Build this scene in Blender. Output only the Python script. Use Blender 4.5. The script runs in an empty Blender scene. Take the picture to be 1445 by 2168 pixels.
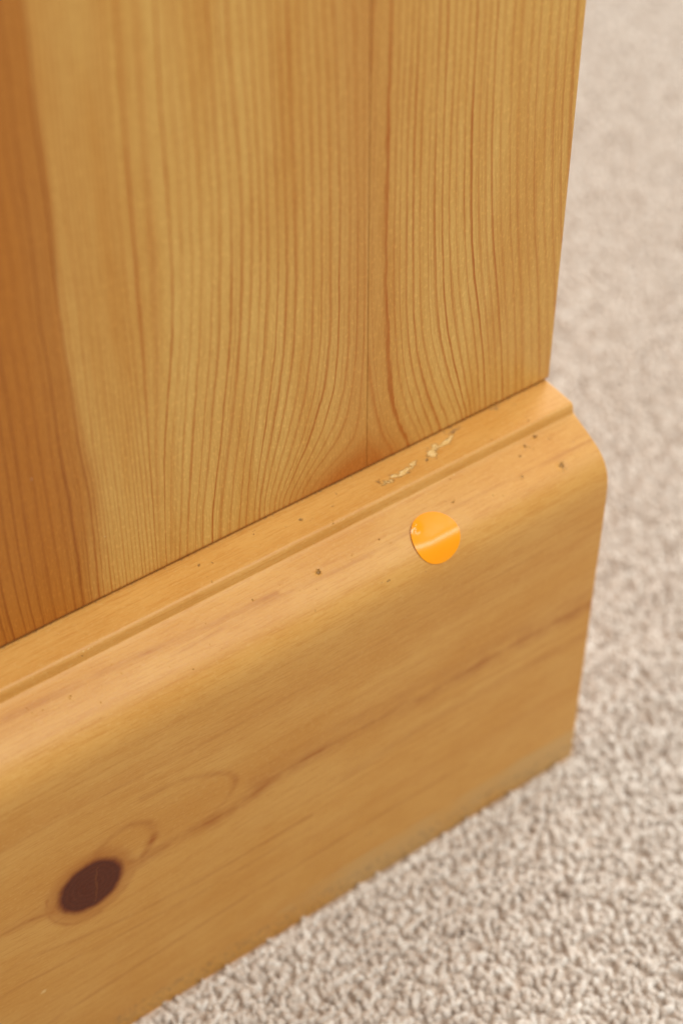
import bpy, bmesh, math
import numpy as np
from mathutils import Matrix, Vector

scene = bpy.context.scene
rng = np.random.default_rng(7)

# ------------------------------------------------------------------ camera
cam_data = bpy.data.cameras.new("camera")
cam = bpy.data.objects.new("camera", cam_data)
scene.collection.objects.link(cam)
R = Vector((0.811897, -0.583793, -0.002984)); U = Vector((0.407798, 0.563463, 0.718478))
F = R.cross(U)
cam.matrix_world = Matrix(((R.x, U.x, F.x, -0.2407), (R.y, U.y, F.y, -0.24899),
                           (R.z, U.z, F.z, 0.4066), (0, 0, 0, 1)))
cam_data.sensor_fit = 'VERTICAL'; cam_data.sensor_height = 36.0; cam_data.lens = 63.55
cam_data.clip_start = 0.01; cam_data.clip_end = 50
cam_data.dof.use_dof = True
cam_data.dof.focus_distance = 0.399
cam_data.dof.aperture_fstop = 8.4
cam_data.dof.aperture_blades = 0
scene.camera = cam

# ------------------------------------------------------------------ light
world = bpy.data.worlds.new("World"); scene.world = world; world.use_nodes = True
bg = world.node_tree.nodes["Background"]
bg.inputs[0].default_value = (0.99, 0.98, 0.945, 1); bg.inputs[1].default_value = 0.28

def area(name, loc, target, sx, sy, power, col):
    d = bpy.data.lights.new(name, 'AREA'); d.shape = 'RECTANGLE'; d.size = sx; d.size_y = sy
    d.energy = power; d.color = col
    o = bpy.data.objects.new(name, d); scene.collection.objects.link(o)
    o.location = loc
    o.rotation_euler = (Vector(target) - Vector(loc)).to_track_quat('-Z', 'Y').to_euler()
    return o
area("ceiling_lamp", (0.25, -0.62, 1.75), (-0.05, 0, 0.1), 0.8, 0.6, 20.5, (0.985, 0.975, 0.915))
area("strip_lamp", (0.62, -1.05, 1.12), (-0.05, 0, 0.1), 1.0, 0.16, 6.6, (1.0, 0.97, 0.93))
area("window_light", (1.45, 0.85, 1.0), (0.2, 0.15, 0.0), 0.9, 1.0, 25, (0.985, 0.985, 0.965))

scene.view_settings.view_transform = 'Standard'; scene.view_settings.look = 'None'
scene.view_settings.exposure = 0.0; scene.view_settings.gamma = 1.0
scene.render.engine = 'CYCLES'

# ------------------------------------------------------------------ helpers
def srgb(r, g, b, k=1.0):
    f = lambda v: (v / 255 / 12.92 if v <= 10 else ((v / 255 + 0.055) / 1.055) ** 2.4) * k
    return (f(r), f(g), f(b), 1)

def mesh_obj(name, V, Fc, mat, parent=None, smooth=False):
    me = bpy.data.meshes.new(name)
    V = np.asarray(V, np.float32)
    if isinstance(Fc, np.ndarray):
        n, k = Fc.shape
        me.vertices.add(len(V)); me.vertices.foreach_set("co", V.ravel())
        me.loops.add(n * k); me.loops.foreach_set("vertex_index", Fc.astype(np.int32).ravel())
        me.polygons.add(n); me.polygons.foreach_set("loop_start", np.arange(0, n * k, k, dtype=np.int32))
        me.update(calc_edges=True); me.validate()
    else:
        me.from_pydata(V.tolist(), [], Fc)
    me.polygons.foreach_set("use_smooth", [smooth] * len(me.polygons))
    me.materials.append(mat)
    o = bpy.data.objects.new(name, me); scene.collection.objects.link(o)
    if parent: o.parent = parent
    return o

def attr(o, name, val):
    a = o.data.attributes.new(name, 'FLOAT', 'POINT')
    a.data.foreach_set("value", np.asarray(val, np.float32).ravel())

def smoothstep(a, b, x):
    t = np.clip((x - a) / (b - a), 0, 1); return t * t * (3 - 2 * t)

class NT:
    def __init__(self, name):
        self.m = bpy.data.materials.new(name); self.m.use_nodes = True
        self.t = self.m.node_tree; self.bsdf = self.t.nodes["Principled BSDF"]
    def n(self, kind, **kw):
        nd = self.t.nodes.new(kind)
        for k, v in kw.items(): setattr(nd, k, v)
        return nd
    def put(self, sock, v):
        if isinstance(v, bpy.types.NodeSocket): self.t.links.new(v, sock)
        else: sock.default_value = v
    def math(self, op, a, b=0.0, c=None, clamp=False):
        nd = self.n('ShaderNodeMath', operation=op, use_clamp=clamp)
        self.put(nd.inputs[0], a); self.put(nd.inputs[1], b)
        if c is not None: self.put(nd.inputs[2], c)
        return nd.outputs[0]
    def attr(self, name):
        return self.n('ShaderNodeAttribute', attribute_name=name).outputs['Fac']
    def noise(self, vec, scale=1.0, detail=2.0, rough=0.5, dist=0.0):
        nd = self.n('ShaderNodeTexNoise'); self.put(nd.inputs['Vector'], vec)
        nd.inputs['Scale'].default_value = scale; nd.inputs['Detail'].default_value = detail
        nd.inputs['Roughness'].default_value = rough; nd.inputs['Distortion'].default_value = dist
        return nd.outputs['Fac']
    def vec(self, x, y, z=0.0):
        nd = self.n('ShaderNodeCombineXYZ')
        self.put(nd.inputs[0], x); self.put(nd.inputs[1], y); self.put(nd.inputs[2], z); return nd.outputs[0]
    def step(self, x, a, b):
        nd = self.n('ShaderNodeMapRange', interpolation_type='SMOOTHSTEP')
        self.put(nd.inputs[0], x); self.put(nd.inputs[1], a); self.put(nd.inputs[2], b); return nd.outputs[0]
    def lin(self, x, a, b, c=0.0, d=1.0):
        nd = self.n('ShaderNodeMapRange'); self.put(nd.inputs[0], x)
        for i, v in enumerate((a, b, c, d)): self.put(nd.inputs[1 + i], v)
        return nd.outputs[0]
    def mix(self, f, a, b, mode='MIX'):
        nd = self.n('ShaderNodeMix', data_type='RGBA', blend_type=mode)
        self.put(nd.inputs[0], f); self.put(nd.inputs[6], a); self.put(nd.inputs[7], b); return nd.outputs[2]
    def white(self, x):
        nd = self.n('ShaderNodeTexWhiteNoise', noise_dimensions='1D'); self.put(nd.inputs['W'], x)
        return nd.outputs[0]
    def bump(self, h, dist, strength=1.0, prev=None):
        nd = self.n('ShaderNodeBump'); self.put(nd.inputs['Height'], h)
        nd.inputs['Distance'].default_value = dist; nd.inputs['Strength'].default_value = strength
        if prev is not None: self.t.links.new(prev, nd.inputs['Normal'])
        return nd.outputs[0]

# ------------------------------------------------------------------ materials
# pine board with upright annual rings; "ring" counts rings across the board, "heart" = heartwood
def board_material():
    t = NT("varnished_pine_board"); b = t.bsdf
    geo = t.n('ShaderNodeTexCoord').outputs['Object']
    sep = t.n('ShaderNodeSeparateXYZ'); t.put(sep.inputs[0], geo)
    x, y, z = sep.outputs
    ring = t.attr("ring"); heart = t.attr("heart"); warm = t.attr("warm"); fine = t.attr("fine")
    wob = t.noise(t.vec(t.math('MULTIPLY', ring, 0.9), 0.0, t.math('MULTIPLY', z, 7.0)), 1.0, 2.0)
    jit = t.noise(t.vec(t.math('MULTIPLY', x, 900.0), 0.0, t.math('MULTIPLY', z, 160.0)), 1.0, 2.0)
    r = t.math('ADD', ring, t.math('MULTIPLY', t.math('SUBTRACT', wob, 0.5), 0.75))
    r = t.math('ADD', r, t.math('MULTIPLY', t.math('SUBTRACT', jit, 0.5), 0.2))
    idx = t.math('FLOOR', r); fr = t.math('FRACT', r)
    amp = t.lin(t.white(idx), 0, 1, 0.34, 1.0)
    wid = t.lin(t.white(t.math('ADD', idx, 71.3)), 0, 1, 0.70, 0.86)
    # slow rise through the year's growth, dark latewood, sharp stop
    early = t.math('POWER', t.math('DIVIDE', fr, wid, clamp=True), 3.0)
    rise = t.step(fr, t.math('SUBTRACT', wid, t.lin(t.white(t.math('ADD', idx, 13.7)), 0, 1, 0.12, 0.42)), wid)
    fall = t.math('SUBTRACT', 1.0, t.step(fr, t.math('ADD', wid, 0.05), t.math('ADD', wid, 0.11)))
    line = t.math('MULTIPLY', rise, fall)
    line = t.math('MULTIPLY', line, amp)
    f2 = t.math('FRACT', t.math('ADD', t.math('MULTIPLY', r, 2.37), t.math('MULTIPLY', wob, 1.5)))
    line2 = t.math('MULTIPLY', t.step(f2, 0.50, 0.85), t.math('SUBTRACT', 1.0, t.step(f2, 0.88, 1.0)))
    line2 = t.math('MULTIPLY', line2, t.lin(t.white(t.math('FLOOR', t.math('MULTIPLY', r, 2.37))), 0.25, 1, 0.0, 0.40))
    line = t.math('MAXIMUM', line, line2)
    # line strength wanders along its length
    along = t.noise(t.vec(t.math('MULTIPLY', idx, 3.7), 0.0, t.math('MULTIPLY', z, 26.0)), 1.0, 3.0, 0.6)
    line = t.math('MULTIPLY', line, t.lin(along, 0.3, 0.7, 0.5, 1.3))
    line = t.math('MULTIPLY', line, fine, clamp=True)
    fibre = t.noise(t.vec(t.math('MULTIPLY', x, 1900.0), 3.0, t.math('MULTIPLY', z, 130.0)), 1.0, 3.0, 0.65)
    blotch = t.noise(t.vec(t.math('MULTIPLY', x, 75.0), 9.0, t.math('MULTIPLY', z, 9.0)), 1.0, 3.0, 0.6)
    grainy = t.noise(t.vec(t.math('MULTIPLY', x, 1500.0), 1.0, t.math('MULTIPLY', z, 700.0)), 1.0, 3.0, 0.7)
    c = t.mix(t.step(blotch, 0.28, 0.76), PINE_LIGHT, PINE_MID)
    c = t.mix(t.math('MULTIPLY', early, 0.24), c, PINE_DEEP)
    c = t.mix(t.math('MULTIPLY', heart, 0.92), c, HEART)
    c = t.mix(warm, c, PINE_WARM)
    c = t.mix(t.math('MULTIPLY', line, 0.95), c, t.mix(heart, LATE, LATE_HEART))
    c = t.mix(t.math('MULTIPLY', t.step(fibre, 0.47, 0.64), 0.55), c, t.mix(1.0, c, (0.88, 0.80, 0.70, 1), 'MULTIPLY'))
    c = t.mix(t.math('MULTIPLY', t.step(grainy, 0.50, 0.66), 0.8), c, t.mix(1.0, c, (1.17, 1.23, 1.34, 1), 'MULTIPLY'))
    dirt = t.attr("dirt")
    dn = t.noise(t.vec(t.math('MULTIPLY', x, 420.0), 0.0, t.math('MULTIPLY', z, 420.0)), 1.0, 3.0, 0.6)
    c = t.mix(t.step(t.math('ADD', dirt, t.math('SUBTRACT', dn, 0.5)), 0.45, 0.95), c, GRIME)
    # dust caught in the varnish
    vo = t.n('ShaderNodeTexVoronoi'); vo.inputs['Scale'].default_value = 210.0; vo.inputs['Randomness'].default_value = 1.0
    t.put(vo.inputs['Vector'], geo)
    sepc = t.n('ShaderNodeSeparateColor'); t.put(sepc.inputs[0], vo.outputs['Color'])
    size = t.lin(sepc.outputs[0], 0.90, 1.0, 0.0, 0.055)
    dust = t.math('LESS_THAN', vo.outputs['Distance'], size)
    c = t.mix(t.math('MULTIPLY', dust, 0.55), c, srgb(235, 220, 195))
    t.put(b.inputs['Base Color'], c)
    t.put(b.inputs['Roughness'], t.lin(grainy, 0.3, 0.7, 0.36, 0.46))
    b.inputs['Specular IOR Level'].default_value = 0.33
    orange = t.noise(geo, 700.0, 2.0, 0.5)
    bm = t.bump(orange, 0.00012, 0.5)
    bm = t.bump(line, 0.00006, 0.6, bm)
    bm = t.bump(fibre, 0.00005, 0.5, bm)
    t.put(b.inputs['Normal'], bm)
    return t.m

# plinth moulding: grain runs along the length; run = metres along, drop = metres down the profile
def plinth_material():
    t = NT("varnished_pine_plinth"); b = t.bsdf
    geo = t.n('ShaderNodeTexCoord').outputs['Object']
    x = t.attr("run"); s = t.attr("drop")
    fig = t.attr("figure"); knot = t.attr("knot"); bend = t.attr("bend")
    sv = t.math('ADD', s, bend)
    grain = t.noise(t.vec(t.math('MULTIPLY', x, 9.0), t.math('MULTIPLY', sv, 520.0)), 1.0, 5.0, 0.68, 0.3)
    bands = t.noise(t.vec(t.math('MULTIPLY', x, 3.5), t.math('MULTIPLY', sv, 95.0), 4.0), 1.0, 3.0, 0.5, 0.2)
    fibre = t.noise(t.vec(t.math('MULTIPLY', x, 150.0), t.math('MULTIPLY', sv, 2000.0), 8.0), 1.0, 3.0, 0.65)
    blotch = t.noise(t.vec(t.math('MULTIPLY', x, 30.0), t.math('MULTIPLY', s, 55.0), 2.0), 1.0, 3.0, 0.55)
    grainy = t.noise(t.vec(t.math('MULTIPLY', x, 700.0), t.math('MULTIPLY', s, 1500.0), 5.0), 1.0, 3.0, 0.7)
    c = t.mix(t.step(blotch, 0.3, 0.7), PL_LIGHT, PL_MID)
    c = t.mix(t.math('MULTIPLY', t.step(bands, 0.46, 0.72), 0.25), c, PL_DEEP)
    c = t.mix(t.math('MULTIPLY', t.step(grain, 0.50, 0.66), 0.30), c, PL_DEEP)
    c = t.mix(t.math('MULTIPLY', t.step(fibre, 0.48, 0.64), 0.38), c, PL_DEEP)
    c = t.mix(t.math('MULTIPLY', t.step(grainy, 0.52, 0.66), 0.34), c, PL_PALE)
    fn = t.noise(t.vec(t.math('MULTIPLY', x, 90.0), t.math('MULTIPLY', s, 130.0), 12.0), 1.0, 3.0, 0.6)
    fz = t.math('MULTIPLY', fig, t.math('MULTIPLY', t.lin(grain, 0.3, 0.7, 0.6, 1.3), t.lin(fn, 0.35, 0.65, 0.25, 1.2)))
    c = t.mix(t.math('MULTIPLY', fz, 1.05, clamp=True), c, PL_FIG)
    # knot: dark core, redder rim
    kn = t.math('ADD', knot, t.math('MULTIPLY', t.math('SUBTRACT', t.noise(geo, 420.0, 3.0, 0.6), 0.5), 0.13))
    c = t.mix(t.math('MULTIPLY', t.step(kn, 0.05, 0.55), 0.5), c, PL_FIG)
    c = t.mix(t.math('MULTIPLY', t.step(kn, 0.48, 0.70), 0.9), c, KNOT_RIM)
    kv = t.noise(t.vec(t.math('MULTIPLY', x, 900.0), t.math('MULTIPLY', s, 900.0), 3.0), 1.0, 3.0, 0.6)
    kr = t.math('FRACT', t.math('ADD', t.math('MULTIPLY', knot, 6.0), kv))
    core = t.mix(t.math('MULTIPLY', t.step(kr, 0.2, 0.9), t.lin(kv, 0.35, 0.65, 0.1, 0.3)), KNOT_CORE, KNOT_CORE2)
    c = t.mix(t.step(kn, 0.64, 0.76), c, core)
    crack = t.step(t.math('ADD', t.attr("crack"), t.math('MULTIPLY', t.math('SUBTRACT', kv, 0.5), 0.9)), 0.45, 0.8)
    c = t.mix(t.math('MULTIPLY', crack, 0.4), c, srgb(128, 72, 30))
    # knocks: bare pale wood where the varnish chipped, dirt in the dents
    n1 = t.noise(geo, 900.0, 3.0, 0.65); n2 = t.noise(geo, 1600.0, 3.0, 0.6); n3 = t.noise(t.vec(t.math('MULTIPLY', x, 420.0), t.math('MULTIPLY', s, 800.0), 6.0), 1.0, 4.0, 0.65)
    cv = t.math('ADD', t.math('MULTIPLY', t.math('SUBTRACT', n3, 0.5), 1.7), t.math('MULTIPLY', t.math('SUBTRACT', n2, 0.5), 1.0))
    cv = t.math('ADD', t.attr("chip"), cv)
    chip = t.step(cv, 0.55, 0.68)
    torn = t.math('SUBTRACT', t.step(cv, 0.34, 0.52), chip)
    dent = t.step(t.math('ADD', t.attr("dent"), t.math('MULTIPLY', t.math('SUBTRACT', n2, 0.5), 2.2)), 0.40, 1.05)
    grime = t.step(t.math('ADD', t.attr("grime"), t.math('MULTIPLY', t.math('SUBTRACT', n1, 0.5), 1.3)), 0.42, 0.85)
    worn = t.step(t.math('ADD', t.attr("worn"), t.math('MULTIPLY', t.math('SUBTRACT', n2, 0.5), 1.2)), 0.5, 0.85)
    scuff = t.step(t.math('ADD', t.attr("scuff"), t.math('MULTIPLY', t.math('SUBTRACT', blotch, 0.5), 1.6)), 0.35, 0.95)
    c = t.mix(t.math('MULTIPLY', scuff, 0.62), c, SCUFF)
    c = t.mix(t.math('MULTIPLY', grime, 0.62), c, GRIME)
    c = t.mix(t.math('MULTIPLY', dent, 0.6), c, DENT)
    c = t.mix(t.math('MULTIPLY', worn, 0.75), c, BARE)
    c = t.mix(t.math('MULTIPLY', torn, 0.2, clamp=True), c, srgb(150, 100, 58))
    c = t.mix(chip, c, t.mix(t.step(n2, 0.35, 0.65), BARE, BARE2))
    t.put(b.inputs['Base Color'], c)
    t.put(b.inputs['Roughness'], t.math('ADD', t.lin(grainy, 0.3, 0.7, 0.42, 0.52), t.math('MULTIPLY', chip, 0.4)))
    b.inputs['Specular IOR Level'].default_value = 0.36
    bm = t.bump(t.noise(geo, 650.0, 2.0, 0.5), 0.00012, 0.5)
    bm = t.bump(fibre, 0.00005, 0.6, bm)
    bm = t.bump(t.math('MULTIPLY', t.math('ADD', chip, dent), -1.0), 0.00035, 0.8, bm)
    t.put(b.inputs['Normal'], bm)
    return t.m

PINE_LIGHT = srgb(217, 175, 96); PINE_MID = srgb(202, 148, 69); PINE_DEEP = srgb(192, 128, 56)
PINE_WARM = srgb(184, 114, 44); PINE_PALE = srgb(218, 180, 112)
HEART = srgb(180, 110, 34); LATE = srgb(174, 98, 28); LATE_HEART = srgb(128, 58, 8)
PL_LIGHT = srgb(215, 163, 87); PL_MID = srgb(207, 150, 72); PL_DEEP = srgb(190, 125, 50)
PL_PALE = srgb(220, 174, 103); PL_FIG = srgb(164, 92, 30)
KNOT_RIM = srgb(120, 54, 18); KNOT_CORE = srgb(86, 34, 14); KNOT_CORE2 = srgb(112, 52, 22)
GRIME = srgb(120, 98, 76); DENT = srgb(92, 72, 58); BARE = srgb(236, 204, 142); BARE2 = srgb(214, 172, 100)
SCUFF = srgb(206, 172, 116)

def end_material():
    t = NT("pine_end_grain"); b = t.bsdf
    geo = t.n('ShaderNodeTexCoord').outputs['Object']
    nn = t.noise(geo, 260.0, 4.0, 0.6)
    t.put(b.inputs['Base Color'], t.mix(t.step(nn, 0.35, 0.65), srgb(204, 150, 80), srgb(176, 116, 52)))
    b.inputs['Roughness'].default_value = 0.5
    return t.m

def sticker_material():
    t = NT("glossy_orange_paper"); b = t.bsdf
    geo = t.n('ShaderNodeTexCoord').outputs['Object']
    nn = t.noise(geo, 300.0, 3.0, 0.5)
    t.put(b.inputs['Base Color'], t.mix(nn, srgb(255, 158, 8), srgb(255, 164, 16)))
    b.inputs['Roughness'].default_value = 0.22
    b.inputs['Specular IOR Level'].default_value = 0.42
    t.put(b.inputs['Normal'], t.bump(t.noise(geo, 180.0, 2.0, 0.5), 0.0002, 0.25))
    return t.m

def pile_material():
    t = NT("heather_wool_yarn"); b = t.bsdf
    tint = t.attr("tint")
    geo = t.n('ShaderNodeTexCoord').outputs['Object']
    fib = t.noise(geo, 2600.0, 2.0, 0.6)
    ramp = t.n('ShaderNodeValToRGB'); t.put(ramp.inputs[0], tint)
    el = ramp.color_ramp.elements
    el[0].position = 0.0; el[0].color = srgb(180, 165, 152)
    el[1].position = 1.0; el[1].color = srgb(239, 232, 223)
    for p, cc in ((0.22, srgb(204, 191, 178)), (0.5, srgb(217, 205, 193)), (0.8, srgb(229, 219, 208))):
        e = el.new(p); e.color = cc
    c = t.mix(t.math('MULTIPLY', t.step(fib, 0.4, 0.75), 0.35), ramp.outputs[0], srgb(202, 188, 176))
    t.put(b.inputs['Base Color'], c)
    b.inputs['Roughness'].default_value = 0.9; b.inputs['Specular IOR Level'].default_value = 0.1
    b.inputs['Sheen Weight'].default_value = 0.15
    t.put(b.inputs['Normal'], t.bump(fib, 0.0004, 0.6))
    return t.m

def carpet_material():
    t = NT("carpet_weave"); b = t.bsdf
    geo = t.n('ShaderNodeTexCoord').outputs['Object']
    n1 = t.noise(geo, 330.0, 3.0, 0.6); n2 = t.noise(geo, 120.0, 2.0, 0.5)
    c = t.mix(t.step(n1, 0.35, 0.65), srgb(170, 152, 138), srgb(226, 212, 199))
    c = t.mix(t.math('MULTIPLY', n2, 0.4), c, srgb(204, 186, 168))
    t.put(b.inputs['Base Color'], c); b.inputs['Roughness'].default_value = 0.95
    b.inputs['Specular IOR Level'].default_value = 0.1
    t.put(b.inputs['Normal'], t.bump(n1, 0.003, 0.8))
    return t.m

M_BOARD = board_material(); M_PLINTH = plinth_material(); M_END = end_material()
M_STICKER = sticker_material(); M_PILE = pile_material(); M_CARPET = carpet_material()

# annual ring lines of the boards: (x, z) in mm on the boards' face
KEYS={
 0: [(-142.16, 182.33), (-142.42, 167.61), (-142.65, 157.39), (-142.97, 142.41), (-142.83, 130.02), (-142.31, 120.58)] ,
 1: [(-131.76, 247.22), (-132.35, 234.71), (-132.05, 221.41), (-132.15, 213.99), (-132.65, 196.99), (-132.07, 189.36), (-132.23, 175.72), (-132.5, 163.02), (-132.28, 153.67), (-132.27, 144.91), (-132.19, 133.69), (-132.44, 122.04)] ,
 2: [(-125.42, 261.93), (-125.47, 254.6), (-126.22, 243.99), (-126.41, 234.46), (-126.29, 222.59), (-126.48, 213.77), (-126.77, 199.85), (-126.78, 190.86), (-126.58, 177.22), (-126.63, 165.24), (-125.53, 152.97), (-125.89, 136.74), (-126.43, 125.56)] ,
 3: [(-122.06, 260.87), (-122.41, 247.36), (-122.94, 233.15), (-122.78, 224.59), (-122.94, 212.28), (-122.72, 199.13), (-123.29, 181.0), (-123.77, 162.7), (-123.53, 142.63), (-123.75, 125.39)] ,
 4: [(-111.7, 257.59), (-112.21, 244.39), (-112.81, 220.45), (-113.07, 194.79), (-112.77, 177.07), (-112.74, 162.06), (-112.82, 144.99), (-113.05, 129.2), (-113.15, 121.17)] ,
 5: [(-100.87, 254.17), (-101.45, 235.95), (-101.28, 219.72), (-101.62, 205.15), (-101.93, 195.74), (-103.17, 181.4), (-105.95, 164.86), (-107.82, 153.2), (-109.22, 136.29), (-110.1, 122.75)] ,
 6: [(-97.32, 248.36), (-96.81, 236.9), (-96.78, 225.02), (-96.95, 212.59), (-97.33, 199.6), (-98.07, 190.72), (-99.48, 177.01), (-100.51, 170.6), (-102.34, 156.54), (-103.17, 150.06), (-104.66, 136.53), (-106.5, 120.15)] ,
 7: [(-90.9, 247.83), (-90.71, 234.77), (-90.62, 224.45), (-90.32, 209.95), (-91.08, 194.89), (-91.6, 187.84), (-92.41, 175.76), (-93.58, 167.73), (-95.01, 159.46), (-96.13, 150.91), (-97.89, 140.08), (-99.57, 131.23), (-100.22, 121.35)] ,
 8: [(-84.16, 248.88), (-84.12, 239.53), (-83.62, 228.24), (-83.31, 216.45), (-83.31, 204.09), (-84.19, 186.57), (-86.16, 166.28), (-87.38, 157.98), (-89.11, 147.24), (-90.77, 138.58), (-93.0, 122.35)] ,
 9: [(-80.08, 247.59), (-79.95, 238.14), (-79.68, 218.01), (-79.71, 196.23), (-80.13, 184.78), (-81.55, 168.52), (-83.16, 158.1), (-84.6, 149.65), (-85.92, 141.84), (-87.24, 131.67), (-88.3, 122.47)] ,
 10: [(-73.89, 245.63), (-73.73, 236.05), (-73.54, 218.76), (-73.23, 204.36), (-73.31, 181.78), (-74.32, 165.09), (-76.06, 154.59), (-77.77, 147.09), (-79.05, 141.97), (-81.03, 135.72), (-83.56, 125.69)] ,
 11: [(-65.84, 243.09), (-64.81, 226.45), (-64.58, 199.69), (-64.87, 178.06), (-64.97, 165.07), (-65.65, 158.64), (-66.62, 149.91), (-68.74, 143.85), (-70.77, 137.63), (-74.52, 130.77), (-78.75, 123.0)] ,
 12: [(-61.13, 241.6), (-60.48, 222.79), (-59.77, 197.78), (-59.99, 175.91), (-60.23, 156.04), (-61.13, 147.18), (-63.62, 138.86), (-67.73, 132.61), (-72.8, 126.34), (-75.66, 121.27)] ,
 13: [(-58.64, 240.81), (-58.25, 228.36), (-57.78, 201.63), (-57.39, 174.77), (-57.43, 159.47), (-58.67, 148.29), (-59.96, 138.39), (-62.73, 132.42), (-67.37, 129.39), (-72.85, 123.72)] ,
 14: [(-56.45, 240.12), (-56.0, 186.33), (-55.67, 147.92), (-55.39, 130.17), (-57.0, 128.53), (-60.48, 127.31), (-64.62, 125.86), (-70.11, 122.2)] ,
 15: [(-53.68, 239.25), (-54.24, 231.24), (-54.72, 214.2), (-54.73, 193.34), (-55.21, 181.19), (-55.21, 167.5), (-54.97, 155.66), (-53.38, 141.95), (-52.08, 134.94), (-49.93, 127.16), (-47.21, 122.18)] ,
 16: [(-49.65, 237.97), (-49.47, 229.66), (-49.65, 216.75), (-49.6, 203.19), (-49.86, 186.41), (-49.66, 169.6), (-48.57, 154.24), (-47.48, 140.56), (-45.25, 132.47), (-42.43, 125.47), (-40.76, 121.18)] ,
 17: [(-46.36, 236.93), (-46.81, 220.2), (-47.29, 206.89), (-47.05, 187.76), (-46.86, 170.13), (-46.5, 160.83), (-45.4, 148.54), (-44.0, 141.5), (-41.67, 132.24), (-38.73, 123.55), (-37.93, 121.05)] ,
 18: [(-40.13, 234.96), (-40.01, 226.52), (-40.01, 208.85), (-39.88, 189.85), (-39.48, 179.44), (-38.55, 162.2), (-37.3, 150.98), (-34.52, 140.11), (-31.45, 131.02), (-27.96, 121.43)] ,
 19: [(-30.74, 231.99), (-30.7, 223.44), (-30.76, 205.48), (-29.89, 185.87), (-29.15, 175.13), (-27.61, 162.31), (-24.99, 148.4), (-23.15, 136.89), (-21.47, 122.03)] ,
 20: [(-21.52, 229.08), (-21.35, 215.83), (-20.68, 196.98), (-19.53, 181.74), (-18.42, 170.66), (-16.09, 154.71), (-14.06, 137.99), (-12.6, 123.27)] ,
}

# ------------------------------------------------------------------ carpet
PILE_Z = -0.0065
BASE_Z = PILE_Z + 0.0042
carpet = mesh_obj("carpet", [(-2.5, -2.5, BASE_Z), (2.5, -2.5, BASE_Z), (2.5, 2.5, BASE_Z), (-2.5, 2.5, BASE_Z)], [(0, 1, 2, 3)], M_CARPET)
carpet["kind"] = "structure"; carpet["label"] = "beige heather cut pile carpet under the pine furniture"

def build_pile():
    sp = 0.00175
    gx, gy = np.meshgrid(np.arange(-0.28, 0.62, sp), np.arange(-0.26, 0.62, sp))
    P = np.stack([gx.ravel(), gy.ravel()], 1) + rng.uniform(-0.5, 0.5, (gx.size, 2)) * sp * 1.5
    # keep the strip of floor that can be seen past the furniture, with a margin all round
    a = np.array([-0.15, -0.02]); d = np.array([0.45, 0.36])
    u = d / np.linalg.norm(d); w = np.array([u[1], -u[0]])
    q = P - a; along = q @ u; side = q @ w
    keep = (along > -0.13) & (along < 0.74) & (side > -0.13) & (side < 0.16)
    keep &= ~((P[:, 0] < 0.0005) & (P[:, 1] > -0.0264))          # under the plinth
    P = P[keep]
    ex = np.arange(-0.26, 0.0, 0.0011)
    P = np.r_[P, np.stack([ex, rng.uniform(-0.0278, -0.0268, len(ex))], 1)]; n = len(P)
    A = 6
    ang = rng.uniform(0, 2 * math.pi, n)
    ht = rng.normal(0.0063, 0.00030, n).clip(0.0053, 0.0071)
    press = np.clip((-P[:, 1] - 0.0245) / 0.006, 0, 1) * (P[:, 0] < 0.002) + (P[:, 0] >= 0.002)   # flattened along the plinth
    ht = ht - 0.0009 * (1 - press)
    rad = rng.normal(0.00108, 0.00016, n).clip(0.0007, 0.0015)
    el = rng.uniform(1.0, 1.6, n)
    lean = np.abs(rng.normal(0.0, 0.0007, n))
    lx, ly = np.cos(ang) * lean, np.sin(ang) * lean
    ca, sa = np.cos(ang), np.sin(ang)
    rows = []
    prof = ((0.55, 1.05, 0.2), (0.86, 0.95, 0.7), (0.97, 0.58, 1.0))
    th = np.arange(A) / A * 2 * math.pi
    for h, rr, k in prof:
        r = (rad * rr)[:, None] * rng.uniform(0.8, 1.2, (n, A))
        u0 = np.cos(th)[None] * r * el[:, None]; v0 = np.sin(th)[None] * r / el[:, None] ** 0.5
        px = (P[:, 0] + lx * k)[:, None] + u0 * ca[:, None] - v0 * sa[:, None]
        py = (P[:, 1] + ly * k)[:, None] + u0 * sa[:, None] + v0 * ca[:, None]
        pz = PILE_Z + ht[:, None] * h + u0 * rng.normal(0, 0.22, n)[:, None]
        rows.append(np.stack([px, py, pz], 2))
    V = np.stack(rows, 1)                                          # n, 4, A, 3
    nr = len(prof)
    top = V[:, -1].mean(1) + np.stack([lx * 0.1, ly * 0.1, np.full(n, 0.00018)], 1)
    V = np.concatenate([V.reshape(n, nr * A, 3), top[:, None]], 1)
    per = nr * A + 1
    T = []
    for i in range(nr - 1):
        for j in range(A):
            k = (j + 1) % A
            a0, b0, c0, d0 = i * A + j, i * A + k, (i + 1) * A + k, (i + 1) * A + j
            T += [(a0, b0, c0), (a0, c0, d0)]
    for j in range(A): T.append(((nr - 1) * A + j, (nr - 1) * A + (j + 1) % A, nr * A))
    T = np.array(T)
    Fc = (T[None] + (np.arange(n) * per)[:, None, None]).reshape(-1, 3)
    o = mesh_obj("carpet_pile", V.reshape(-1, 3), Fc, M_PILE, None, True)
    tint = rng.beta(1.9, 1.5, n)
    attr(o, "tint", np.repeat(tint, per))
    return o
pile = build_pile(); pile["kind"] = "stuff"
pile["label"] = "short twisted beige and taupe tufts of the carpet"; pile["category"] = "carpet pile"

# ------------------------------------------------------------------ the pine furniture
cab = bpy.data.objects.new("pine_cabinet", None); scene.collection.objects.link(cab)
cab.location = (0, 0, 0)
cab["label"] = "varnished pine furniture corner with moulded plinth standing on beige carpet"
cab["category"] = "cabinet"

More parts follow.
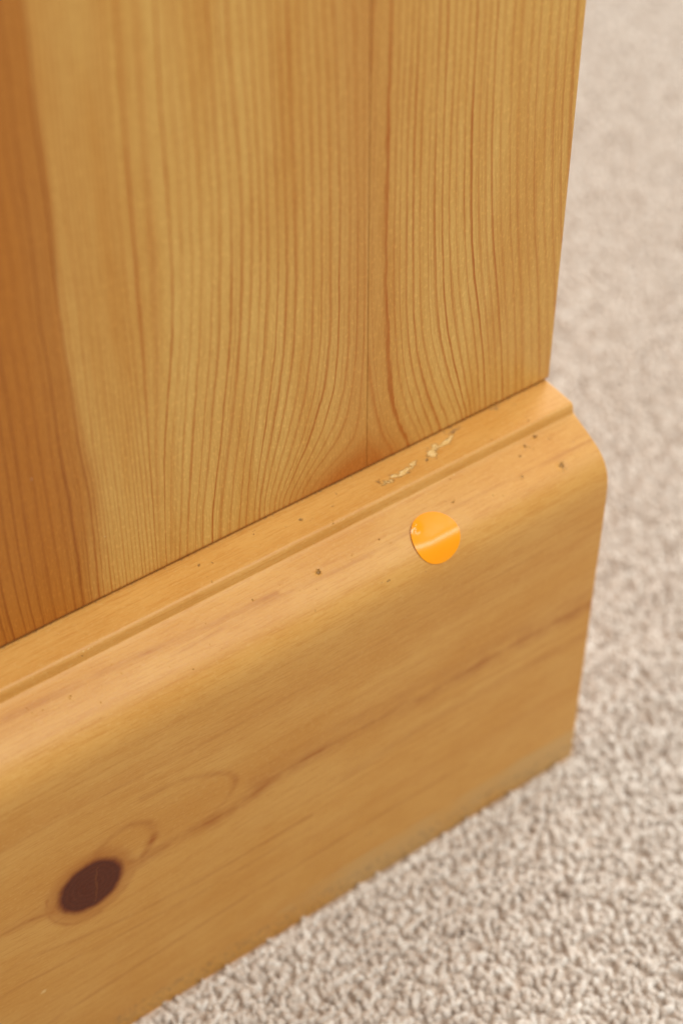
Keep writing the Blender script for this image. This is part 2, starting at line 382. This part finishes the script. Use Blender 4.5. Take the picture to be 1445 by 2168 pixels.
def pchip_rows(z, pts):
    """x of one ring line at heights z, from its traced (x, z) points"""
    p = sorted((b, a) for a, b in pts); zz = np.array([q[0] for q in p]) / 1000; xx = np.array([q[1] for q in p]) / 1000
    zi = np.clip(z, zz[0], zz[-1]); return np.interp(zi, zz, xx)

zv = np.unique(np.r_[np.linspace(0.1203, 0.262, 230), np.linspace(0.262, 0.55, 60)])
ksm = np.array([1, 2, 3, 2, 1]) / 9.0
LINES = {}
for k, pts in KEYS.items():
    lx = pchip_rows(zv, pts)
    lx = np.convolve(np.pad(lx, 4, mode='edge'), np.ones(9) / 9, 'valid')
    LINES[k] = lx
COUNT = {0: -4, 1: 0, 2: 3, 3: 6, 4: 17, 5: 20, 6: 22, 7: 25, 8: 28, 9: 30, 10: 33, 11: 37, 12: 39, 13: 40, 14: 41.4,
         15: 50.0, 16: 51.0, 17: 53.0, 18: 57.0, 19: 62.0, 20: 67.0}
JOINT = (-0.0556, -0.0556)

def ring_field(xs, keys, left_rate, right_rate):
    out = np.zeros((len(zv), len(xs)))
    for i in range(len(zv)):
        kx = np.array([LINES[k][i] for k in keys]); kr = np.array([COUNT[k] for k in keys], float)
        for a in range(1, len(kx)):
            kx[a] = max(kx[a], kx[a - 1] + 0.0004)
        kx = np.r_[kx[0] - 0.3, kx, kx[-1] + 0.2]; kr = np.r_[kr[0] - 0.3 * left_rate, kr, kr[-1] + 0.2 * right_rate]
        v = np.interp(xs, kx, kr)
        out[i] = v
    # soften the kinks at the traced lines
    for _ in range(2):
        out = np.apply_along_axis(lambda a: np.convolve(np.pad(a, 2, mode='edge'), ksm, 'valid'), 1, out)
    return out

def board(name, x0, x1, keys, lr, rr, fine_fn, round_right=False):
    nx = int((min(x1, 0.0) - max(x0, -0.175)) / 0.0005)
    xs = np.unique(np.r_[np.linspace(max(x0, -0.175), x1, nx), np.linspace(x0, max(x0, -0.175), 12)]) if x0 < -0.175 else np.linspace(x0, x1, nx)
    ring = ring_field(xs, keys, lr, rr)
    X, Z = np.meshgrid(xs, zv)
    Y = np.zeros_like(X)
    e = 0.0009                                                   # softened arrises
    def arris(d, r):                                             # depth below the face at distance d from the edge
        d = np.clip(d, 0, r); return r - np.sqrt(np.maximum(r * r - (r - d) ** 2, 0))
    Y += arris(x1 - X, e if round_right else 0.00002)
    Y += arris(X - x0, 0.00002)
    Y += arris(Z - zv[0], 0.0008)
    nz, nxx = X.shape
    V = np.stack([X, Y, Z], 2).reshape(-1, 3)
    idx = np.arange(nz * nxx).reshape(nz, nxx)
    Q = np.stack([idx[:-1, :-1], idx[:-1, 1:], idx[1:, 1:], idx[1:, :-1]], 2).reshape(-1, 4)
    # the back and the four edges
    loop = np.r_[idx[0, :], idx[1:, -1], idx[-1, -2::-1], idx[-2:0:-1, 0]]
    B = V[loop].copy(); B[:, 1] = 0.018
    m = len(loop); off = len(V)
    V = np.r_[V, B]
    S = np.stack([loop, np.arange(m) + off, (np.arange(m) + 1) % m + off, np.roll(loop, -1)], 1)
    o = mesh_obj(name, V, np.r_[Q, S], M_BOARD, cab, True)
    def put(nm, g): attr(o, nm, np.r_[g.ravel(), g.ravel()[loop]])
    put("ring", ring)
    put("fine", fine_fn(X, Z, ring))
    L2 = LINES[2][:, None] + 0.0006 * np.sin(Z * 90)
    soft = 0.0006 + 0.0035 * (1 - smoothstep(0.125, 0.20, Z))
    heart = 1 - smoothstep(-1, 1, (X - L2) / soft)
    heart *= 0.85 + 0.15 * smoothstep(0.0, 0.012, (L2 - X)) + 0.0
    put("heart", heart)
    # darker resin-rich wood round the knot that the plinth hides
    w = np.exp(-(((X + 0.064) / 0.012) ** 2 + ((Z - 0.119) / 0.0085) ** 2)) * 0.85
    w += 0.45 * np.exp(-(((X + 0.049) / 0.010) ** 2 + ((Z - 0.118) / 0.012) ** 2))
    w += 0.42 * np.exp(-(((X + 0.057) / 0.009) ** 2))
    w *= X > -0.12
    w += 0.26 * np.exp(-np.clip(X - L2, 0, 1) / (0.004 + 0.010 * smoothstep(0.15, 0.24, Z))) * (X > L2 - 0.001)
    put("warm", np.clip(w, 0, 1))
    put("dirt", np.clip(np.exp(-(Z - zv[0]) / 0.0006) * 0.6, 0, 1) * (0.6 + 0.4 * smoothstep(-0.06, -0.02, X)))
    return o

def fine_left(X, Z, ring):
    f = np.ones_like(X)
    f *= 1 - 0.30 * smoothstep(6, 7, ring) * (1 - smoothstep(16, 18, ring))      # close pale rings
    f *= 0.85 + 0.15 * smoothstep(20, 26, ring)
    f *= 1 - 0.5 * smoothstep(41.0, 41.6, ring)
    return f
def fine_right(X, Z, ring):
    f = np.ones_like(X) * (0.45 + 0.55 * smoothstep(49.3, 49.8, ring))
    f *= 1 - 0.45 * smoothstep(66, 69, ring)
    return f
board("board", -0.62, -0.055606, list(range(0, 15)), 420, 500, fine_left)
board("board", -0.055596, 0.0006, list(range(15, 21)), 250, 400, fine_right, True)

# plinth: one moulded length, profile = (out, up) in mm, from the seam down to the floor
prof = [(-20, 120), (-0.5, 120), (8.6, 119.6), (9.5, 119.3), (10, 118.5), (10.2, 117.2), (10.35, 116.6), (13.4, 115.4), (16.4, 114.1), (19.0, 112.8),
        (21.0, 111.6), (22.7, 109.8), (23.9, 107.7), (24.6, 105.4), (24.9, 102.5), (24.95, 99), (24.95, -5.5)]
def chaikin(P, k):
    P = np.array(P, float)
    for _ in range(k):
        Q = [P[0]]
        for a, b in zip(P[:-1], P[1:]):
            if np.linalg.norm(b - a) > 19: Q += [a * .97 + b * .03, a * .03 + b * .97]
            else: Q += [.75 * a + .25 * b, .25 * a + .75 * b]
        Q.append(P[-1]); P = np.array(Q)
    return P
PR = chaikin(prof, 3) / 1000
SL = np.r_[0, np.cumsum(np.linalg.norm(np.diff(PR, axis=0), axis=1))]
s_seam = np.interp(0.0, PR[:, 0], SL)                       # drop 0 = at the board's face
SL = SL - s_seam
def prof_at(s):
    return np.interp(s, SL, PR[:, 0]), np.interp(s, SL, PR[:, 1])
svals = np.unique(np.r_[SL[SL < 0.034], np.arange(-0.004, 0.034, 0.00026), np.arange(0.034, SL[-1], 0.0005), SL[-1]])
svals = svals[np.r_[True, np.diff(svals) > 1e-5]]

def blob(X, S, cx, cs, rx, rs, rot=0.0, p=1.0):
    dx, ds = X - cx / 1000, S - cs / 1000
    c, q = math.cos(rot), math.sin(rot)
    a = (dx * c + ds * q) / (rx / 1000); b = (-dx * q + ds * c) / (rs / 1000)
    return np.exp(-(a * a + b * b) ** p)

def stroke(X, S, pts, w, asym=1.0):
    """soft line through points (mm); falls off slower on the lower side when asym > 1"""
    P = np.array(pts, float) / 1000
    best = np.full(X.shape, 1e9)
    for a, b in zip(P[:-1], P[1:]):
        d = b - a; L = d @ d
        t = np.clip(((X - a[0]) * d[0] + (S - a[1]) * d[1]) / L, 0, 1)
        best = np.minimum(best, np.hypot(X - a[0] - t * d[0], S - a[1] - t * d[1]))
    return np.exp(-(best / (w / 1000)) ** 2)

def curve(pts, n=6):
    P = np.array(pts, float); out = []
    E = np.r_[[2 * P[0] - P[1]], P, [2 * P[-1] - P[-2]]]
    for i in range(1, len(E) - 2):
        for t in np.linspace(0, 1, n, endpoint=False):
            out.append(0.5 * ((2 * E[i]) + (-E[i-1] + E[i+1]) * t + (2*E[i-1] - 5*E[i] + 4*E[i+1] - E[i+2]) * t * t + (-E[i-1] + 3*E[i] - 3*E[i+1] + E[i+2]) * t ** 3))
    out.append(P[-1]); return np.array(out)

def build_plinth():
    xs = np.unique(np.r_[np.linspace(-0.62, -0.185, 20), np.arange(-0.185, -0.125, 0.0005), np.arange(-0.125, -0.0008, 0.0003), np.linspace(-0.0007, -0.0002, 5)])
    X, S = np.meshgrid(xs, svals)
    D, Zp = prof_at(S)
    end = np.clip(xs[-1] - X, 0, 0.0006)
    eas = 0.0006 - np.sqrt(np.maximum(0.0006 ** 2 - (0.0006 - end) ** 2, 0))   # eased end
    dd, dz = np.gradient(prof_at(svals)[0], svals), np.gradient(prof_at(svals)[1], svals)
    ln = np.hypot(dd, dz); no, nu = -dz / ln, dd / ln
    # slightly hand-worn, not perfectly straight
    wav = 0.00004 * np.sin(X * 41 + 1) * np.sin(S * 160) + 0.00003 * np.sin(X * 133 + S * 70)
    for cx, cs, r in ((-48.6, 5.8, 2.4), (-39.2, 3.7, 1.9), (-34.3, 3.5, 2.0), (-52.9, 5.9, 1.8)):
        wav = wav - 0.00018 * blob(X, S, cx, cs, r, r * .6)
    for cx, cs, r in ((-11.84, 22.61, 1.0), (-80.6, 18.4, .7), (-13.4, 13.2, .5), (-17.3, 14.2, .5)):
        wav = wav - 0.00025 * blob(X, S, cx, cs, r, r)
    k = (wav - eas)
    Y = -(D + no[:, None] * k); Z = Zp + nu[:, None] * k
    nz, nx = X.shape
    V = np.stack([X, Y, Z], 2).reshape(-1, 3); idx = np.arange(nz * nx).reshape(nz, nx)
    Q = np.stack([idx[:-1, :-1], idx[1:, :-1], idx[1:, 1:], idx[:-1, 1:]], 2).reshape(-1, 4)
    base = len(V)
    # back edge and the two ends close the solid
    bk = np.array([(xs[0], 0.02, -0.0055), (xs[-1], 0.02, -0.0055)])
    V = np.r_[V, bk]
    faces = Q.tolist()
    faces.append(list(idx[:, -1]) + [base + 1])
    faces.append(list(idx[::-1, 0]) + [base])
    faces.append(list(idx[0, ::-1]) + [base, base + 1])
    faces.append(list(idx[-1, :]) + [base + 1, base])
    o = mesh_obj("plinth", V, faces, M_PLINTH, cab, True)
    for p in o.data.polygons[-4:]: p.use_smooth = False
    o.data.materials.append(M_END)
    o.data.polygons[len(Q)].material_index = 1; o.data.polygons[len(Q) + 1].material_index = 1
    def put(nm, g): attr(o, nm, np.r_[np.clip(g, -10, 10).ravel(), 0, 0])
    put("run", X); put("drop", S)
    # knot and the grain that flows round it
    kx, ks, kr = -150.5, 74.5, 0.14
    c, q = math.cos(-0.15), math.sin(-0.15)
    a = ((X - kx / 1000) * c + (S - ks / 1000) * q) / 0.0088; b = (-(X - kx / 1000) * q + (S - ks / 1000) * c) / 0.0086
    rad = np.hypot(a, b)
    put("knot", np.clip(1.57 - rad, 0, 1.57))
    put("bend", 0.0065 * np.exp(-((X - kx / 1000) / 0.034) ** 2) * np.tanh((S - ks / 1000) / 0.009) * -np.exp(-np.abs(S - ks / 1000) / 0.022))
    fig = np.zeros_like(X)
    def add(pts, w, amp): 
        nonlocal fig
        fig = np.maximum(fig, amp * stroke(X, S, curve(pts), w))
    add([(-147.1, 63.6), (-143.3, 61.5), (-138.4, 61.3), (-133.4, 65.0), (-133.8, 70.6), (-137.2, 75.0), (-141, 73.5), (-145.3, 70.2)], 1.0, 0.55)
    add([(-134.0, 64.5), (-133.2, 66.5), (-133.8, 70.6), (-137.2, 75.0)], 1.3, 0.8); add([(-147.6, 64.2), (-145.5, 62.6)], 1.4, 0.5)
    add([(-135.2, 53.9), (-125.5, 55.4), (-115, 60.2), (-111, 65.5), (-113.7, 70.7), (-118.5, 74.2), (-124.5, 76.4), (-131, 77.0), (-137.2, 75.8)], 0.9, 0.4)
    main = [(-137.2, 75.8), (-129.6, 75.4), (-121.2, 75.6), (-112.7, 75.9), (-106, 74.6), (-97.7, 73.0), (-81, 73.0), (-70, 73.4), (-55.6, 74.4), (-33.8, 74.3), (-13.4, 74.9), (2, 75.9)]
    add(main, 0.8, 0.72); add(main, 2.6, 0.5)
    add([(p[0], p[1] - 4.5) for p in main[4:]], 2.4, 0.24)
    add([(p[0], p[1] - 1.2 - 0.05 * (p[0] + 137)) for p in main[:6]], 0.45, 0.4)
    add([(-185, 74), (-173.4, 74), (-165.8, 74.6), (-160.7, 76.3)], 0.9, 0.62)
    add([(-185, 72), (-173.4, 73), (-165.8, 74.0), (-160.7, 75.3)], 2.6, 0.3)
    add([(-161.2, 71), (-161.8, 76), (-159.5, 81.5), (-155, 85.4), (-149, 86.0)], 0.45, 0.55)
    add([(-158, 84), (-150, 85.5), (-143, 83), (-138.8, 77)], 0.5, 0.35)
    add([(-185, 89), (-175.4, 88), (-166, 88.6), (-155.3, 91.4), (-142.3, 94), (-120, 96), (-90, 96)], 0.55, 0.38)
    add([(-185, 97), (-170, 96.5), (-155, 98.4), (-142.3, 99.5), (-120, 101), (-90, 101)], 0.5, 0.25)
    add([(-185, 120), (-160.8, 117.0), (-144.3, 115.7), (-131.4, 115), (-113.3, 113.9), (-80, 113), (-40, 113)], 0.5, 0.42)
    add([(-185, 47), (-150, 46), (-110, 47), (-60, 45), (0, 44)], 0.4, 0.25)
    add([(-170, 15.5), (-148, 16), (-130, 16.6), (-112, 17.6), (-92, 18.4)], 0.8, 0.38)
    add([(-120, 20.2), (-95, 19.4), (-70, 20.2), (-40, 19.6), (0, 20.4)], 0.55, 0.28)
    add([(-80, 88), (-50, 86.2), (-25, 86), (0, 87)], 1.6, 0.2)
    put("figure", fig)
    put("crack", stroke(X, S, [(-148.2, 69.6), (-149.2, 74), (-149.0, 76), (-149.9, 81.0)], 0.42))
    chip = np.zeros_like(X)
    for cx, cs, rx, rs, rot in ((-53.6, 5.75, 1.6, .65, 0), (-51.4, 5.2, 1.0, .5, .3), (-48.4, 5.5, 2.3, .75, -.15), (-45.4, 4.6, 1.3, .5, -.3), (-39.6, 4.1, 1.2, 1.2, .5),
                                (-37.6, 3.0, 1.2, .8, -.5), (-34.2, 3.1, 1.9, .6, -.2), (-32.3, 2.4, .9, .4, -.2)):
        chip = np.maximum(chip, blob(X, S, cx, cs, rx * 1.35, rs * 1.5, rot) * 1.0)
    put("chip", chip)
    dent = np.zeros_like(X)
    for cx, cs, r, am in ((-13.4, 13.15, .5, .8), (-17.28, 14.16, .5, .7), (-16.1, 15.4, .7, .35), (-19.98, 15.76, .35, .75), (-10.5, 15.3, .45, .55), (-5.8, 18.5, .5, .35),
                          (-11.7, 22.5, .7, .95), (-11.9, 23.4, 1.1, .42), (-7.4, 21.9, .8, .3), (-22.9, 20.5, .7, .5), (-66.3, 27.7, .42, .85), (-68.1, 27.4, .3, .7), (-56.2, 30.1, .28, .6),
                          (-63.4, 18.2, .28, .7), (-77.5, 4.5, .45, .8), (-80.6, 18.4, .62, .85), (-97.5, 17.3, .4, .6), (-111.6, 21.8, .35, .6), (-116.8, 5.1, .35, .6), (-88.6, 2.2, .32, .7),
                          (-55.5, 4.6, .5, .85), (-41.7, 5.3, .7, .6), (-31.0, 1.6, .8, .45), (-66, 2.2, .3, .5), (-150, 17, .4, .5), (-139, 22, .3, .5), (-86, 26, .28, .5), (-104, 9, .3, .5),
                          (-44, 64, .3, .6), (-72, 118, .5, .55), (-30, 52, .25, .4), (-98, 52, .25, .45)):
        dent = np.maximum(dent, min(am * 1.15, 1.0) * blob(X, S, cx, cs, r * 1.35, r * 1.1))
    r2 = np.random.default_rng(21)
    for _ in range(70):                                           # years of small knocks along the moulding
        px, ps = r2.uniform(-172, -2), 1.0 + 28 * r2.beta(1.2, 1.6)
        rr, am = r2.uniform(.22, .5), r2.uniform(.3, .62)
        m0, m1 = np.searchsorted(xs, [px / 1000 - .002, px / 1000 + .002]); q0, q1 = np.searchsorted(svals, [ps / 1000 - .002, ps / 1000 + .002])
        sl = (slice(q0, q1), slice(m0, m1))
        dent[sl] = np.maximum(dent[sl], am * blob(X[sl], S[sl], px, ps, rr * r2.uniform(.8, 2.0), rr, r2.uniform(-.6, .6)))
    put("dent", dent)
    grime = 0.45 * np.exp(-np.clip(S - 0.0, 0, 1) / 0.0005) * (S > -0.001)
    grime += 0.75 * blob(X, S, -30.5, 1.3, 3.2, .9) + 0.6 * blob(X, S, -17, .8, 1.4, .8) + 0.4 * blob(X, S, -36.5, 1.8, 3, .6)
    grime += 0.5 * blob(X, S, -11.9, 22.9, 1.3, 1.1) + 0.42 * blob(X, S, -17.5, 14.6, 3.0, 1.5) + 0.42 * blob(X, S, -22.8, 20.5, 1.4, .8) + 0.4 * blob(X, S, -6.2, 18.5, .9, 1.3)
    grime += 0.5 * smoothstep(0.1300, 0.1316, S)                  # scuffed dirty along the carpet
    grime += 0.35 * stroke(X, S, [(-0.62e3, 11.2), (0, 11.2)], 0.35)
    put("grime", grime)
    worn = 0.62 * blob(X, S, -136, 9.9, 5, .3) + 0.5 * blob(X, S, -120, 9.9, 9, .25) + .9 * blob(X, S, -37.75, 12.5, .3, .25) + .9 * blob(X, S, -139, 3.1, .3, .25)
    worn += 1.1 * blob(X, S, -166.4, 103.8, 1.2, .65, -.5) + .45 * blob(X, S, -62.5, 24.7, 3.2, .3, -.15) + .5 * blob(X, S, -70, 9.7, 14, .2) + .5 * blob(X, S, -18.5, 2.2, .6, .35)
    put("worn", worn)
    sc = 0.72 * smoothstep(0.1252, 0.1266, S) * smoothstep(-0.13, -0.07, X)
    for cx, cs, rx, rs, am in ((-99.5, 129.5, 7, 2.2, .5), (-58, 129.5, 9, 2.6, .6), (-20, 125, 8, 3, .35), (-3, 128, 5, 3, .4), (-80, 125, 4, 1.2, .4), (-118, 131, 9, 2, .4)):
        sc = np.maximum(sc, 1.2 * am * blob(X, S, cx, cs, rx, rs))
    put("scuff", sc)
    return o
plinth = build_plinth()

# the return of the carcass behind the corner
def box(name, x0, x1, y0, y1, z0, z1, mat, parent, bev=0.001):
    bm = bmesh.new(); bmesh.ops.create_cube(bm, size=1)
    for v in bm.verts:
        v.co = Vector(((x0 + x1) / 2 + v.co.x * (x1 - x0), (y0 + y1) / 2 + v.co.y * (y1 - y0), (z0 + z1) / 2 + v.co.z * (z1 - z0)))
    bmesh.ops.bevel(bm, geom=bm.edges[:], offset=bev, segments=2, affect='EDGES')
    me = bpy.data.meshes.new(name); bm.to_mesh(me); bm.free(); me.materials.append(mat)
    o = bpy.data.objects.new(name, me); scene.collection.objects.link(o); o.parent = parent; return o
box("side_panel", -0.0185, -0.0006, 0.0184, 0.42, 0.1203, 0.55, M_END, cab)
box("side_plinth", -0.0300, -0.0014, 0.0203, 0.42, -0.0055, 0.1198, M_END, cab)

# ------------------------------------------------------------------ the round sticker
def build_sticker():
    cx, cs, r = -50.8e-3, 23.75e-3, 6.25e-3
    nr, na = 22, 72
    V = []; th = np.linspace(0, 2 * math.pi, na, endpoint=False)
    sg = np.linspace(cs - 0.012, cs + 0.012, 241)
    D, Z = prof_at(sg)
    k = np.ones(5) / 5                                        # stiff paper bridges the tight part of the curve
    D2 = np.convolve(np.pad(D, 2, mode='edge'), k, 'valid'); Z2 = np.convolve(np.pad(Z, 2, mode='edge'), k, 'valid')
    g0, g1 = np.gradient(D2, sg), np.gradient(Z2, sg); L = np.hypot(g0, g1)
    def surf(x, s, h):
        d = np.interp(s, sg, D2); z = np.interp(s, sg, Z2)
        n0 = np.interp(s, sg, -g1 / L); n1 = np.interp(s, sg, g0 / L)
        off = 0.00020 + h
        # clear the wood: measured from the true profile
        dd, zz = prof_at(s)
        gap = np.maximum((dd - d) * n0 + (zz - z) * n1, 0)
        off = off + gap * 0
        return np.stack([x, -(d + n0 * off), z + n1 * off], -1)
    pts = []; hh = []
    for i in range(nr + 1):
        rr = r * (1 - (1 - i / nr) ** 1.3) if i else 0
        for t in (th if i else [0.0]):
            a, b = rr * math.cos(t), rr * math.sin(t)            # b > 0 is down the face
            wob = 1 + 0.006 * math.sin(3 * t + 1)
            lift = 0.00028 * max(0, (-a * .92 - b * .35) / r) ** 3   # free left edge
            lift += 0.00050 * math.exp(-(((a + 0.0036) / 0.0010) ** 2 + ((b + 0.0040) / 0.0010) ** 2))
            lift += 0.00010 * max(0, b / r) ** 4
            pts.append((cx + a * wob, cs + b * wob)); hh.append(lift)
    pts = np.array(pts); top = surf(pts[:, 0], pts[:, 1], np.array(hh)); bot = surf(pts[:, 0], pts[:, 1], np.array(hh) - 0.00009)
    n = len(top); V = np.r_[top, bot]; Fc = []
    def vi(i, j): return 0 if i == 0 else 1 + (i - 1) * na + j % na
    for j in range(na):
        Fc.append((vi(0, 0), vi(1, j), vi(1, j + 1)))
        for i in range(1, nr): Fc.append((vi(i, j), vi(i + 1, j), vi(i + 1, j + 1), vi(i, j + 1)))
    Fc = [tuple(reversed(f)) for f in Fc]
    Fb = [tuple(n + k for k in reversed(f)) for f in Fc]
    Fs = [(vi(nr, j), vi(nr, j + 1), n + vi(nr, j + 1), n + vi(nr, j)) for j in range(na)]
    o = mesh_obj("sticker", V, Fc + Fb + Fs, M_STICKER, None, True)
    bm = bmesh.new(); bm.from_mesh(o.data); bmesh.ops.recalc_face_normals(bm, faces=bm.faces)
    for e in bm.edges:
        if len(e.link_faces) == 2 and e.calc_face_angle(0) > 0.9: e.smooth = False
    bm.to_mesh(o.data); bm.free()
    return o
st = build_sticker()
st["label"] = "round glossy orange sticker on the rounded upper edge of the pine plinth"; st["category"] = "sticker"
